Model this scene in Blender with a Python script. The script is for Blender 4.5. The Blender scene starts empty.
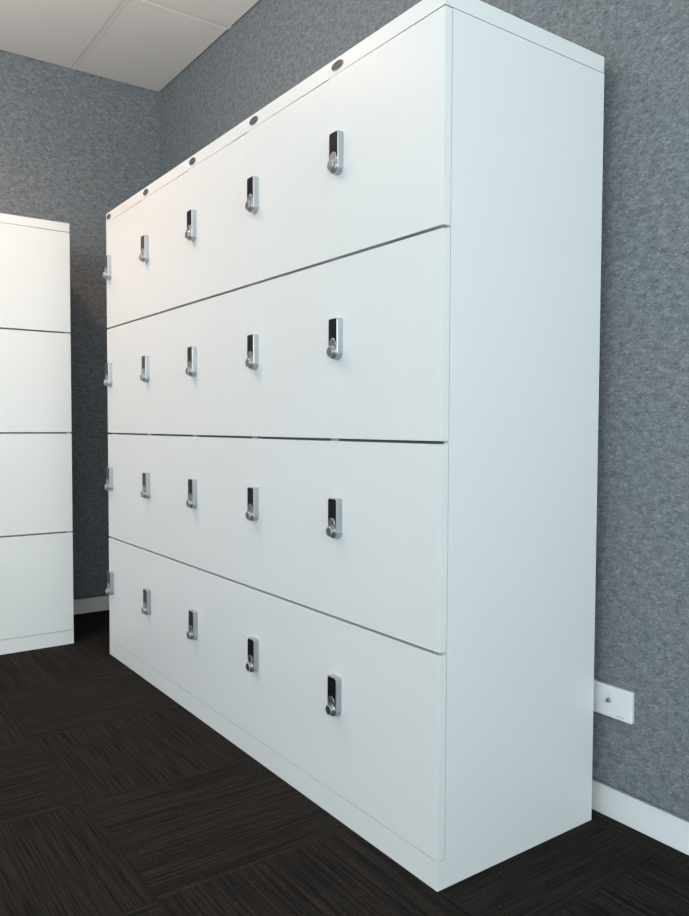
import bpy, bmesh, math, random
from mathutils import Vector, Matrix

sc = bpy.context.scene
col = sc.collection
random.seed(4)

# ---------------------------------------------------------------- dimensions (metres)
H = 1.83                    # locker height
W = 0.4064                  # width of one locker tower
D = 0.5073                  # depth including door
T = 0.0211                  # door thickness
CAP = 0.0375
PL = 0.062
ROW = (H - CAP - PL) / 4
GAP_BACK = 0.0333           # gap between the towers and the felt wall
CEIL = 2.715
BACK = 2.785                # back wall y
LEFT = -5.2
FRONT = -3.2

# ---------------------------------------------------------------- materials
def new_mat(name):
    m = bpy.data.materials.new(name); m.use_nodes = True
    nt = m.node_tree
    b = nt.nodes['Principled BSDF']
    return m, nt, b

def N(nt, kind, **kw):
    n = nt.nodes.new(kind)
    for k, v in kw.items():
        if k in n.inputs: n.inputs[k].default_value = v
        else: setattr(n, k, v)
    return n

def simple(name, rgb, rough=.5, metal=0., bump=0., bscale=400., spec=.5):
    m, nt, b = new_mat(name)
    b.inputs['Base Color'].default_value = (*rgb, 1)
    b.inputs['Roughness'].default_value = rough
    b.inputs['Metallic'].default_value = metal
    b.inputs['Specular IOR Level'].default_value = spec
    if bump:
        tc = N(nt, 'ShaderNodeTexCoord')
        n = N(nt, 'ShaderNodeTexNoise', Scale=bscale, Detail=2.)
        bp = N(nt, 'ShaderNodeBump', Strength=bump, Distance=.0005)
        nt.links.new(tc.outputs['Object'], n.inputs['Vector'])
        nt.links.new(n.outputs['Fac'], bp.inputs['Height'])
        nt.links.new(bp.outputs['Normal'], b.inputs['Normal'])
    return m

M_white = simple('powder_coated_steel', (.77, .79, .785), .40, 0, .12, 700)
M_inner = simple('carcass_inside_steel', (.30, .31, .31), .6)
M_silver = simple('satin_chrome', (.50, .51, .52), .36, 1., .05, 900)
M_face = simple('brushed_knob_face', (.40, .41, .42), .42, 1.)
M_glass = simple('black_keypad_gloss', (.005, .006, .007), .28, 0, 0, 400, .3)
M_digit = simple('keypad_print', (.085, .095, .11), .4)
M_badge = simple('badge_enamel', (.055, .062, .064), .6)
M_badgel = simple('badge_letter_metal', (.15, .16, .165), .5, .0)
M_plate = simple('white_plastic', (.80, .81, .81), .35)
M_brass = simple('socket_metal', (.45, .44, .38), .35, 1.)
M_hole = simple('socket_core', (.02, .02, .02), .5)
M_print = simple('grey_print', (.42, .44, .45), .5)
M_skirt = simple('white_skirting_paint', (.86, .87, .87), .45, 0, .05, 300)
M_plaster = simple('white_plaster', (.70, .69, .67), .8, 0, .1, 200)
M_tbar = simple('ceiling_grid_metal', (.88, .84, .81), .5)

def felt():
    m, nt, b = new_mat('grey_felt_panel')
    L = nt.links.new
    tc = N(nt, 'ShaderNodeTexCoord')
    geo = tc.outputs['Object']
    def noise(scale, detail, rough, stretch, seed=0., dist=0.):
        mp = N(nt, 'ShaderNodeMapping'); mp.inputs['Scale'].default_value = stretch
        mp.inputs['Location'].default_value = (seed, seed*1.7, seed*.6)
        n = N(nt, 'ShaderNodeTexNoise', Scale=scale, Detail=detail, Roughness=rough, Distortion=dist)
        L(geo, mp.inputs['Vector']); L(mp.outputs['Vector'], n.inputs['Vector'])
        return n.outputs['Fac']
    def ramp(src, p0, p1, c0, c1):
        r = N(nt, 'ShaderNodeValToRGB')
        r.color_ramp.elements[0].position = p0; r.color_ramp.elements[1].position = p1
        r.color_ramp.elements[0].color = (*c0, 1); r.color_ramp.elements[1].color = (*c1, 1)
        L(src, r.inputs['Fac']); return r.outputs['Color']
    def mix(fac, a, bb, mode='MIX'):
        x = N(nt, 'ShaderNodeMix', data_type='RGBA', blend_type=mode)
        if hasattr(fac, 'links'): L(fac, x.inputs[0])
        else: x.inputs[0].default_value = fac
        for s, i in ((a, 6), (bb, 7)):
            if hasattr(s, 'links'): L(s, x.inputs[i])
            else: x.inputs[i].default_value = (*s, 1)
        return x.outputs[2]
    one, nil = (1, 1, 1), (0, 0, 0)
    base = ramp(noise(36, 6, .72, (1, 1, 1.5), 3.), .32, .68, (.125, .138, .149), (.248, .266, .279))
    dark = ramp(noise(85, 3, .6, (1, 1, 1.9), 9., 1.2), .53, .62, nil, one)
    light = ramp(noise(100, 3, .6, (1, 1, 2.0), 21., 1.2), .555, .65, nil, one)
    hue = ramp(noise(6, 3, .5, (1, 1, 1), 40.), .35, .65, (.98, 1.0, 1.02), (1.04, 1.0, .975))
    c = mix(1., base, hue, 'MULTIPLY')
    d2 = N(nt, 'ShaderNodeMath', operation='MULTIPLY'); L(dark, d2.inputs[0]); d2.inputs[1].default_value = .60
    l2 = N(nt, 'ShaderNodeMath', operation='MULTIPLY'); L(light, l2.inputs[0]); l2.inputs[1].default_value = .50
    c = mix(d2.outputs[0], c, (.080, .091, .100))
    c = mix(l2.outputs[0], c, (.41, .43, .445))
    L(c, b.inputs['Base Color'])
    b.inputs['Roughness'].default_value = .95
    b.inputs['Specular IOR Level'].default_value = .15
    bp = N(nt, 'ShaderNodeBump', Strength=.35, Distance=.0015)
    L(noise(230, 4, .7, (1, 1, 1.5), 2.), bp.inputs['Height']); L(bp.outputs['Normal'], b.inputs['Normal'])
    return m
M_felt = felt()

def carpet():
    m, nt, b = new_mat('ribbed_carpet_tiles')
    L = nt.links.new
    tc = N(nt, 'ShaderNodeTexCoord')
    off = N(nt, 'ShaderNodeMapping'); off.inputs['Location'].default_value = (1.02 + .49*20, -.305 + .49*20, 0)
    L(tc.outputs['Object'], off.inputs['Vector'])
    sp = N(nt, 'ShaderNodeSeparateXYZ'); L(off.outputs['Vector'], sp.inputs['Vector'])
    def math_(op, a, bb=None, c=None):
        n = N(nt, 'ShaderNodeMath', operation=op)
        for i, s in enumerate((a, bb, c)):
            if s is None: continue
            if hasattr(s, 'links'): L(s, n.inputs[i])
            else: n.inputs[i].default_value = s
        return n.outputs[0]
    ix = math_('FLOOR', math_('DIVIDE', sp.outputs['X'], .49))
    iy = math_('FLOOR', math_('DIVIDE', sp.outputs['Y'], .49))
    par = math_('MODULO', math_('ADD', ix, iy), 2.)          # 0: ribs along x, 1: ribs along y
    swap = N(nt, 'ShaderNodeMix', data_type='VECTOR')
    c0 = N(nt, 'ShaderNodeCombineXYZ'); L(sp.outputs['Y'], c0.inputs[0]); L(sp.outputs['X'], c0.inputs[1])
    c1 = N(nt, 'ShaderNodeCombineXYZ'); L(sp.outputs['X'], c1.inputs[0]); L(sp.outputs['Y'], c1.inputs[1])
    for c in (c0, c1): L(math_('MULTIPLY_ADD', ix, 3.1, iy), c.inputs[2])
    L(par, swap.inputs[0]); L(c0.outputs[0], swap.inputs[4]); L(c1.outputs[0], swap.inputs[5])
    v = swap.outputs[1]
    def noise(sx, sy, detail, rough=.5):
        mp = N(nt, 'ShaderNodeMapping'); mp.inputs['Scale'].default_value = (sx, sy, 7.3)
        n = N(nt, 'ShaderNodeTexNoise', Scale=1., Detail=detail, Roughness=rough)
        L(v, mp.inputs['Vector']); L(mp.outputs['Vector'], n.inputs['Vector']); return n.outputs['Fac']
    ribs = noise(210, 4.5, 1.5, .5)
    fine = noise(330, 150, 2, .6)
    r1 = N(nt, 'ShaderNodeValToRGB'); L(ribs, r1.inputs['Fac'])
    e = r1.color_ramp.elements
    e[0].position = .33; e[0].color = (.0062, .0052, .0046, 1)
    e[1].position = .68; e[1].color = (.0240, .0200, .0170, 1)
    r2 = N(nt, 'ShaderNodeValToRGB'); L(fine, r2.inputs['Fac'])
    e = r2.color_ramp.elements
    e[0].position = .3; e[0].color = (.6, .6, .6, 1); e[1].position = .7; e[1].color = (1.4, 1.4, 1.4, 1)
    mul = N(nt, 'ShaderNodeMix', data_type='RGBA', blend_type='MULTIPLY'); mul.inputs[0].default_value = 1
    L(r1.outputs[0], mul.inputs[6]); L(r2.outputs[0], mul.inputs[7])
    # loose pale fibres caught in the pile
    vo = N(nt, 'ShaderNodeTexVoronoi', Scale=22.); L(tc.outputs['Object'], vo.inputs['Vector'])
    sel = math_('MULTIPLY', math_('LESS_THAN', vo.outputs['Distance'], .035), .45)
    lint = N(nt, 'ShaderNodeMix', data_type='RGBA'); L(sel, lint.inputs[0])
    L(mul.outputs[2], lint.inputs[6]); lint.inputs[7].default_value = (.18, .17, .15, 1)
    # seams between the tiles
    fx = math_('FRACT', math_('DIVIDE', sp.outputs['X'], .49)); fy = math_('FRACT', math_('DIVIDE', sp.outputs['Y'], .49))
    ex = math_('LESS_THAN', math_('MINIMUM', fx, math_('SUBTRACT', 1., fx)), .004)
    ey = math_('LESS_THAN', math_('MINIMUM', fy, math_('SUBTRACT', 1., fy)), .004)
    sm = N(nt, 'ShaderNodeMix', data_type='RGBA'); L(math_('MULTIPLY', math_('MAXIMUM', ex, ey), .5), sm.inputs[0])
    L(lint.outputs[2], sm.inputs[6]); sm.inputs[7].default_value = (.010, .009, .008, 1)
    L(sm.outputs[2], b.inputs['Base Color'])
    b.inputs['Roughness'].default_value = .95
    b.inputs['Specular IOR Level'].default_value = .12
    hh = math_('ADD', ribs, math_('MULTIPLY', fine, .5))
    bp = N(nt, 'ShaderNodeBump', Strength=.6, Distance=.003); L(hh, bp.inputs['Height']); L(bp.outputs['Normal'], b.inputs['Normal'])
    return m
M_carpet = carpet()

M_tile = simple('ceiling_tile_board', (.90, .855, .82), .9, 0, .2, 500)

# ---------------------------------------------------------------- mesh helpers
def box(bm, x0, x1, y0, y1, z0, z1, mi=0, bevel=0., seg=2):
    r = bmesh.ops.create_cube(bm, size=1)
    vs = r['verts']
    for v in vs:
        v.co = Vector(((x0+x1)/2 + v.co.x*(x1-x0), (y0+y1)/2 + v.co.y*(y1-y0), (z0+z1)/2 + v.co.z*(z1-z0)))
    fs = {f for v in vs for f in v.link_faces}
    for f in fs: f.material_index = mi
    if bevel:
        es = list({e for v in vs for e in v.link_edges})
        bmesh.ops.bevel(bm, geom=es, offset=bevel, segments=seg, affect='EDGES', profile=.5, material=mi)
    return vs

def outline(pts, bm, y0, y1, bevel=0., mi=0, seg=3):
    """prism of an x/z outline, from y0 (front, outward) to y1 (behind); front rim rounded"""
    n = len(pts)
    cx = sum(p[0] for p in pts)/n; cz = sum(p[1] for p in pts)/n
    rings = []
    if bevel:
        for i in range(seg+1):
            a = math.pi/2*i/seg
            ins = bevel*(1-math.sin(a)); y = y0 + bevel*(1-math.cos(a))
            rings.append((ins, y))
    else: rings.append((0, y0))
    rings.append((0, y1))
    # inward normal of the outline
    def inset(k):
        p0, p, p1 = Vector(pts[k-1]), Vector(pts[k]), Vector(pts[(k+1) % n])
        t = (p1-p0).normalized(); nn = Vector((-t.y, t.x))
        if nn.dot(Vector((cx, cz))-p) < 0: nn = -nn
        return nn
    vr = []
    for ins, y in rings:
        vr.append([bm.verts.new((pts[k][0]+inset(k).x*ins, y, pts[k][1]+inset(k).y*ins)) for k in range(n)])
    fs = []
    for a, b in zip(vr, vr[1:]):
        for k in range(n):
            fs.append(bm.faces.new((a[k], a[(k+1) % n], b[(k+1) % n], b[k])))
    fs.append(bm.faces.new(vr[0])); fs.append(bm.faces.new(list(reversed(vr[-1]))))
    for f in fs: f.material_index = mi
    bmesh.ops.recalc_face_normals(bm, faces=fs)

def lathe(bm, prof, cx, cz, n=36, mi=0):
    """revolve (radius, y) profile about the y axis through (cx, cz)"""
    rings = []
    for r, y in prof:
        if r < 1e-6: rings.append([bm.verts.new((cx, y, cz))])
        else: rings.append([bm.verts.new((cx+r*math.cos(2*math.pi*k/n), y, cz+r*math.sin(2*math.pi*k/n))) for k in range(n)])
    fs = []
    for a, b in zip(rings, rings[1:]):
        for k in range(n):
            q = [a[k % len(a)], a[(k+1) % len(a)], b[(k+1) % len(b)], b[k % len(b)]]
            u = []
            for v in q:
                if v not in u: u.append(v)
            if len(u) > 2: fs.append(bm.faces.new(u))
    for f in fs: f.material_index = mi
    bmesh.ops.recalc_face_normals(bm, faces=fs)

def link(name, bm, mats, parent=None, smooth=True):
    me = bpy.data.meshes.new(name); bm.to_mesh(me); bm.free()
    for m in (mats if isinstance(mats, (list, tuple)) else [mats]): me.materials.append(m)
    if smooth:
        me.polygons.foreach_set('use_smooth', [True]*len(me.polygons))
        me.set_sharp_from_angle(angle=math.radians(32))
    o = bpy.data.objects.new(name, me); col.objects.link(o)
    if smooth:
        wn = o.modifiers.new('weighted_normals', 'WEIGHTED_NORMAL'); wn.keep_sharp = True; wn.weight = 100
    if parent: o.parent = parent
    return o

def struct(name, bm, mats, smooth=False):
    o = link(name, bm, mats, None, smooth); o['kind'] = 'structure'; return o

def B(*boxes, bevel=0.):
    bm = bmesh.new()
    for b in boxes: box(bm, *b, bevel=bevel)
    return bm

# ---------------------------------------------------------------- the room
struct('floor', B((LEFT-.1, .03, FRONT-.1, BACK+.03, -.06, 0)), M_carpet)

# felt panelled walls, felt stopping above a recessed skirting
FZ = .0898
struct('wall_right', B((0, .03, FRONT, BACK+.03, FZ, CEIL+.03), (.024, .03, FRONT, BACK+.03, 0, FZ)), M_felt)
struct('wall_back', B((LEFT, .0, BACK, BACK+.03, FZ, CEIL+.03), (LEFT, .03, BACK+.024, BACK+.03, 0, FZ)), M_felt)
bm = bmesh.new(); box(bm, .0127, .024, FRONT, BACK+.024, 0, .0745, bevel=.0012)
struct('baseboard_right', bm, M_skirt)
bm = bmesh.new(); box(bm, LEFT, .0127, BACK+.0127, BACK+.024, 0, .0745, bevel=.0012)
struct('baseboard_back', bm, M_skirt)

# window walls (behind the camera and at its left): piers, sill wall, header, frames and glass
WZ0, WZ1 = .95, 2.55
M_frame = simple('window_frame_paint', (.25, .26, .27), .4)
mg, ntg, bg_ = new_mat('window_glass')
bg_.inputs['Transmission Weight'].default_value = 1.; bg_.inputs['Roughness'].default_value = 0.; bg_.inputs['IOR'].default_value = 1.0
count = [0]
def window_wall(name, along, lo, hi, face, out, wins, watts, tint):
    """along: 'x' or 'y'; face = inner plane; out = -1 (wall lies on the negative side)"""
    def bb(a0, a1, d0, d1, z0, z1):
        d0, d1 = sorted((face+out*d0, face+out*d1))
        return (a0, a1, d0, d1, z0, z1) if along == 'x' else (d0, d1, a0, a1, z0, z1)
    bs = [bb(lo, hi, 0, .1, 0, WZ0), bb(lo, hi, 0, .1, WZ1, CEIL+.03)]
    xs = [lo] + [v for w in wins for v in w] + [hi]
    for a, b in zip(xs[0::2], xs[1::2]): bs.append(bb(a, b, 0, .1, WZ0, WZ1))
    struct(name, B(*bs), M_plaster)
    f = .05
    for a, b in wins:
        count[0] += 1
        w = struct('window_%d' % count[0], B(bb(a, b, .02, .08, WZ0, WZ0+f), bb(a, b, .02, .08, WZ1-f, WZ1),
                   bb(a, a+f, .02, .08, WZ0+f, WZ1-f), bb(b-f, b, .02, .08, WZ0+f, WZ1-f)), M_frame)
        link('window_pane', B(bb(a+f, b-f, .049, .055, WZ0+f, WZ1-f)), mg, w, False)
        # daylight arriving through this window
        ld = bpy.data.lights.new('window_daylight', 'AREA'); ld.shape = 'RECTANGLE'
        ld.size = b-a-2*f; ld.size_y = WZ1-WZ0-2*f; ld.energy = watts*(b-a); ld.color = tint
        o = bpy.data.objects.new('window_daylight', ld); col.objects.link(o)
        c = face+out*.012; z = (WZ0+WZ1)/2
        o.location = ((a+b)/2, c, z) if along == 'x' else (c, (a+b)/2, z)
        d = Vector((0, out, 0)) if along == 'x' else Vector((out, 0, 0))
        o.rotation_euler = d.to_track_quat('Z', 'Y').to_euler()
window_wall('wall_front', 'x', LEFT-.1, .03, FRONT, -1, [(-4.7, -3.4), (-3.1, -1.8), (-1.5, -.2)], 31.5, (0.839, 0.964, 1.0))
window_wall('wall_left', 'y', FRONT, BACK+.03, LEFT, -1, [(-2.9, -1.9), (-1.7, -.1), (.2, 1.8)], 21.5, (0.745, 0.894, 1.0))

# suspended ceiling: tiles lying in a metal grid
bm = bmesh.new()
gx = [0.0] + [-.447-.6*k for k in range(9)]
gx = [x for x in gx if x > LEFT] + [LEFT]
gy = [BACK] + [BACK-.811-1.2*k for k in range(7)]
gy = [y for y in gy if y > FRONT] + [FRONT]
hb = .012
tile_bm = bm
for i in range(len(gx)-1):
    for j in range(len(gy)-1):
        x1 = gx[i]-(hb if i else 0); x0 = gx[i+1]+(hb if i+2 < len(gx) else 0)
        y1 = gy[j]-(hb if j else 0); y0 = gy[j+1]+(hb if j+2 < len(gy) else 0)
        g = lambda v, e: .006 if v == e else .002
        box(bm, x0+g(x0, LEFT), x1-g(x1, 0.0), y0+g(y0, FRONT), y1-g(y1, BACK), CEIL, CEIL+.02, 0)
box(bm, LEFT-.1, .03, FRONT-.1, BACK+.03, CEIL+.02, CEIL+.06, 2)
for x in gx[1:-1]: box(bm, x-hb, x+hb, FRONT, BACK, CEIL+.0010, CEIL+.02, 1)
for y in gy[1:-1]: box(bm, LEFT, 0, y-hb, y+hb, CEIL+.0012, CEIL+.0199, 1)
struct('ceiling', bm, [M_tile, M_tbar, M_hole])

# ---------------------------------------------------------------- locker tower
# local frame: front faces -y, +x is the right hand side seen from the front, origin at base centre
HW = W/2
def make_body(parent):
    bm = bmesh.new()
    yb = D/2; yf = -D/2; yd = yf+T
    p = .016
    z1 = H-CAP-.0015
    # outer skin of each side: full depth at the plinth, behind the door above it
    for s in (-1, 1):
        xo, xi = s*HW, s*(HW-p)
        a, b = min(xo, xi), max(xo, xi)
        vs = [(yf, 0), (yb, 0), (yb, z1), (yd, z1), (yd, PL-.0012), (yf, PL-.0012)]
        r0 = [bm.verts.new((a, y, z)) for y, z in vs]; r1 = [bm.verts.new((b, y, z)) for y, z in vs]
        n = len(vs); fs = [bm.faces.new(r0), bm.faces.new(list(reversed(r1)))]
        for k in range(n): fs.append(bm.faces.new((r0[k], r0[(k+1) % n], r1[(k+1) % n], r1[k])))
        bmesh.ops.recalc_face_normals(bm, faces=fs)
    box(bm, -HW+p, HW-p, yf, yf+.02, 0, PL-.0012, 0)                      # kick face
    box(bm, -HW+p, HW-p, yf+.02, yb-.01, PL-.0212, PL-.0012, 0)             # floor pan
    box(bm, -HW+p, HW-p, yb-.01, yb, 0, z1, 0)                           # back
    for k in (1, 2, 3):
        z = PL+ROW*k
        box(bm, -HW+p, HW-p, yd+.012, yb-.01, z-.008, z+.008, 1)           # shelves
    box(bm, -HW+p, HW-p, yd, yb-.01, z1-.016, z1, 1)
    return link('body', bm, [M_white, M_inner], parent, False)

def make_cap(parent):
    bm = bmesh.new(); box(bm, -HW, HW, -D/2, D/2, H-CAP, H, bevel=.0012)
    return link('top_cap', bm, M_white, parent)

def make_badge(parent):
    cx, cz, y = -.1665, H-.0185, -D/2
    bm = bmesh.new()
    el = lambda a, b, n=40: [(cx+a*math.cos(2*math.pi*k/n), cz+b*math.sin(2*math.pi*k/n)) for k in range(n)]
    outline(el(.0245, .0108), bm, y-.0022, y+.0002, .0008, 0)
    outline(el(.0226, .0090), bm, y-.0026, y-.0015, 0, 1)
    for k in range(6):                                                    # worn raised lettering
        x = cx-.0135+k*.0054; hh = (.0026, .0034, .0030, .0034, .0026, .0030)[k]
        box(bm, x-.0012, x+.0012, y-.0029, y-.0024, cz-hh, cz+hh*(.5 if k % 2 else 1), 2)
    o = link('badge', bm, [M_silver, M_badge, M_badgel], parent)
    o['label'] = 'small dark oval maker badge with metal rim'
    return o

def make_door(k, parent):
    """k = 0 bottom .. 3 top"""
    DG = .0033
    z0 = PL+ROW*k+(.0005 if k == 0 else DG); z1 = PL+ROW*(k+1)-(.0016 if k == 3 else DG)
    bm = bmesh.new()
    vs = box(bm, -HW+.0001, HW-.0001, -D/2, -D/2+T-.0012, z0, z1)
    for v in vs:                                   # the top gap opens towards the right hand corner
        if k == 3 and v.co.z > (z0+z1)/2: v.co.z += -.0008 if v.co.x > 0 else .0012
    bmesh.ops.bevel(bm, geom=list(bm.edges), offset=.0006, segments=3, affect='EDGES', profile=.5)
    door = link('door', bm, M_white, parent)
    # digital lock
    cx = -.1592; base = z0-DG+.1925
    base += (DG-.0005+.0040, .0040, 0, .0025)[k]
    yf = -D/2; w = .0180; hh = .0965; dp = .0170
    top = base+hh
    pts = []
    for i in range(17):                            # rounded foot
        a = math.pi+math.pi*i/16
        pts.append((cx+w*math.cos(a), base+w*.92+w*.92*math.sin(a)))
    rc = .0045
    for i in range(7):
        a = math.pi/2*i/6
        pts.append((cx+w-rc+rc*math.cos(a), top-rc+rc*math.sin(a)))
    for i in range(7):
        a = math.pi/2+math.pi/2*i/6
        pts.append((cx-w+rc+rc*math.cos(a), top-rc+rc*math.sin(a)))
    bm = bmesh.new(); outline(pts, bm, yf-dp, yf, .0022, 0)
    case = link('lock_case', bm, M_silver, door)
    # keypad
    pts = []
    kw = .0163; kb = base+.034; kt = top-.0022; rc = .004
    for (sx, zc, a0) in ((1, kt-rc, 0), (-1, kt-rc, math.pi/2)):
        for i in range(7):
            a = a0+math.pi/2*i/6
            pts.append((cx+sx*(kw-rc)+rc*math.cos(a), zc+rc*math.sin(a)))
    pts += [(cx-kw, kb), (cx+kw, kb)]
    bm = bmesh.new(); outline(pts, bm, yf-dp-.0006, yf-dp+.001, .0003, 0, 1)
    for r in range(5):
        for c in (-1, 1):
            x = cx+c*.0066; z = kt-.010-r*.0098; y = yf-dp-.0006
            s = .0013
            box(bm, x-s*.6, x+s*.6, y-.0001, y+.0001, z-s, z+s, 1)
    pad = link('keypad', bm, [M_glass, M_digit], door); pad['label'] = 'black keypad with two columns of digits'
    # reader disc above the knob, then the knob
    kz = base+.0170
    bm = bmesh.new(); lathe(bm, [(0, yf-dp-.0022), (.0132, yf-dp-.0022), (.0144, yf-dp-.0014), (.0147, yf-dp+.001)], cx, kz+.0180, mi=0)
    disc = link('reader_disc', bm, M_face, door)
    bm = bmesh.new()
    y0 = yf-dp
    lathe(bm, [(.0146, y0+.001), (.0146, y0-.0028), (.0138, y0-.0034), (.0098, y0-.0036), (.0096, y0-.0054), (.0112, y0-.0060),
               (.0114, y0-.0092), (.0108, y0-.0099)], cx, kz, mi=0)
    lathe(bm, [(.0108, y0-.0099), (.0103, y0-.0101), (0, y0-.0101)], cx, kz, mi=1)
    for i in range(18):                              # grip ribs round the rim
        a = 2*math.pi*i/18
        x, z = cx+.0112*math.cos(a), kz+.0112*math.sin(a)
        box(bm, x-.0006, x+.0006, y0-.0089, y0-.0063, z-.0006, z+.0006, 0)
    knob = link('knob', bm, [M_silver, M_face], door)
    return door

def make_tower():
    t = bpy.data.objects.new('locker_tower', None); col.objects.link(t); t['category'] = 'locker'
    make_body(t); make_badge(make_cap(t))
    for k in range(4): make_door(k, t)
    return t

def copy_tree(o, parent=None):
    c = o.copy(); col.objects.link(c); c.parent = parent
    for ch in [x for x in bpy.data.objects if x.parent == o and x is not c]:
        copy_tree(ch, c)
    return c

proto = make_tower()
labels = ['white four-door locker tower closest to the viewer, its whole side panel showing',
          'white four-door locker tower directly left of the one whose side panel shows',
          'white four-door locker tower in the exact middle of the long row of five',
          'white four-door locker tower second from the far end of the long row',
          'white four-door locker tower at the far end of the long row, beside the dark gap']
towers = []
for i in range(5):
    t = proto if i == 0 else copy_tree(proto)
    t.location = (-(GAP_BACK+D/2), W*(i+.5), 0)
    t.rotation_euler = (0, 0, -math.pi/2)
    t['label'] = labels[i]; t['category'] = 'locker'; t['group'] = 'white locker towers in the long row'
    towers.append(t)
lt = copy_tree(proto)
lt.location = (-.619-HW, 2.274+D/2, 0); lt.rotation_euler = (0, 0, 0)
lt['label'] = 'lone white four-door locker tower against the back wall, no locks in view'
lt['category'] = 'locker'
if 'group' in lt: del lt['group']

# ---------------------------------------------------------------- wall plate
wp = bpy.data.objects.new('wall_socket', None); col.objects.link(wp)
wp.location = (0, -.0305, .2965); wp.rotation_euler = (0, 0, -math.pi/2)
wp['label'] = 'white plastic wall plate with a single metal aerial socket on the grey felt wall'
wp['category'] = 'wall socket'
bm = bmesh.new()
def rrect(w, h, r, n=6):
    pts = []
    for sx, sz, a0 in ((1, 1, 0), (-1, 1, math.pi/2), (-1, -1, math.pi), (1, -1, 1.5*math.pi)):
        for i in range(n+1):
            a = a0+math.pi/2*i/n
            pts.append((sx*(w-r)+r*math.cos(a), sz*(h-r)+r*math.sin(a)))
    return pts
outline(rrect(.0585, .0375, .003), bm, -.0095, 0, .0022, 0)
outline(rrect(.0545, .0340, .002), bm, -.0101, -.008, .0006, 0)
link('plate', bm, M_plate, wp)
bm = bmesh.new()
sx, sz = -.004, .004
lathe(bm, [(.0062, -.0098), (.0062, -.0112), (.0056, -.0118), (.0046, -.0118), (.0046, -.0165), (.0040, -.0170), (.0030, -.0170), (.0030, -.013), (0, -.013)], sx, sz, 28, 0)
lathe(bm, [(.0010, -.013), (.0010, -.0168), (0, -.0168)], sx, sz, 12, 1)
link('aerial_socket', bm, [M_brass, M_hole], wp)
bm = bmesh.new()
box(bm, sx-.0012, sx+.0012, -.0103, -.0100, sz+.0142, sz+.0172)
pr = link('faint_print', bm, M_print, wp)
bm = bmesh.new()
for k in range(8):
    x = .0185+k*.0027
    box(bm, x-.0011, x+.0011, -.0103, -.0100, -.0295, -.0280 + (.0004 if k % 3 == 0 else 0))
pr = link('faint_lettering', bm, M_print, wp)

# ---------------------------------------------------------------- lights
def area(name, loc, sx, sy, e, colr, shape='RECTANGLE', spread=180):
    ld = bpy.data.lights.new(name, 'AREA'); ld.shape = shape; ld.size = sx
    if shape == 'RECTANGLE': ld.size_y = sy
    ld.energy = e; ld.color = colr; ld.spread = math.radians(spread)
    o = bpy.data.objects.new(name, ld); col.objects.link(o); o.location = loc
    return o
area('ceiling_downlight', (-1.35, 1.72, CEIL-.004), .16, .16, 13, (1.0, 0.6, 0.387), 'DISK', 150)
area('ceiling_troffer', (-2.85, -2.2, CEIL-.004), .56, 1.15, 2.38, (0.941, 0.941, 1.0))

up = area('added_ceiling_fill', (-1.8, 1.05, 1.8), .35, .35, 30, (1.0, 0.935, 0.86), 'DISK')  # fill light added to lift the dark ceiling corner, no lamp known here
up.rotation_euler = (math.pi, 0, 0)

w = bpy.data.worlds.new('sky'); sc.world = w; w.use_nodes = True
wb = w.node_tree.nodes['Background']
st = w.node_tree.nodes.new('ShaderNodeTexSky'); st.sky_type = 'HOSEK_WILKIE' if False else 'NISHITA'
st.sun_disc = False; st.sun_elevation = math.radians(35)
w.node_tree.links.new(st.outputs[0], wb.inputs[0]); wb.inputs[1].default_value = .04

# ---------------------------------------------------------------- camera
f, pitch, roll, yaw = 769.033, .04065, .00389, .62015
fw = Vector((math.sin(yaw)*math.cos(pitch), math.cos(yaw)*math.cos(pitch), -math.sin(pitch)))
r = Vector((math.cos(yaw), -math.sin(yaw), 0)); u = r.cross(fw)
r2 = math.cos(roll)*r+math.sin(roll)*u; u2 = -math.sin(roll)*r+math.cos(roll)*u
cd = bpy.data.cameras.new('camera'); cam = bpy.data.objects.new('camera', cd); col.objects.link(cam)
cd.sensor_fit = 'HORIZONTAL'; cd.sensor_width = 36; cd.lens = 36*f/689; cd.clip_start = .02
m = Matrix((r2, u2, -fw)).transposed().to_4x4(); m.translation = (-1.6003, -1.14828, .959)
cam.matrix_world = m
sc.camera = cam
vs = sc.view_settings
vs.view_transform = 'Standard'; vs.look = 'None'; vs.gamma = 1; vs.exposure = 0; vs.use_curve_mapping = False
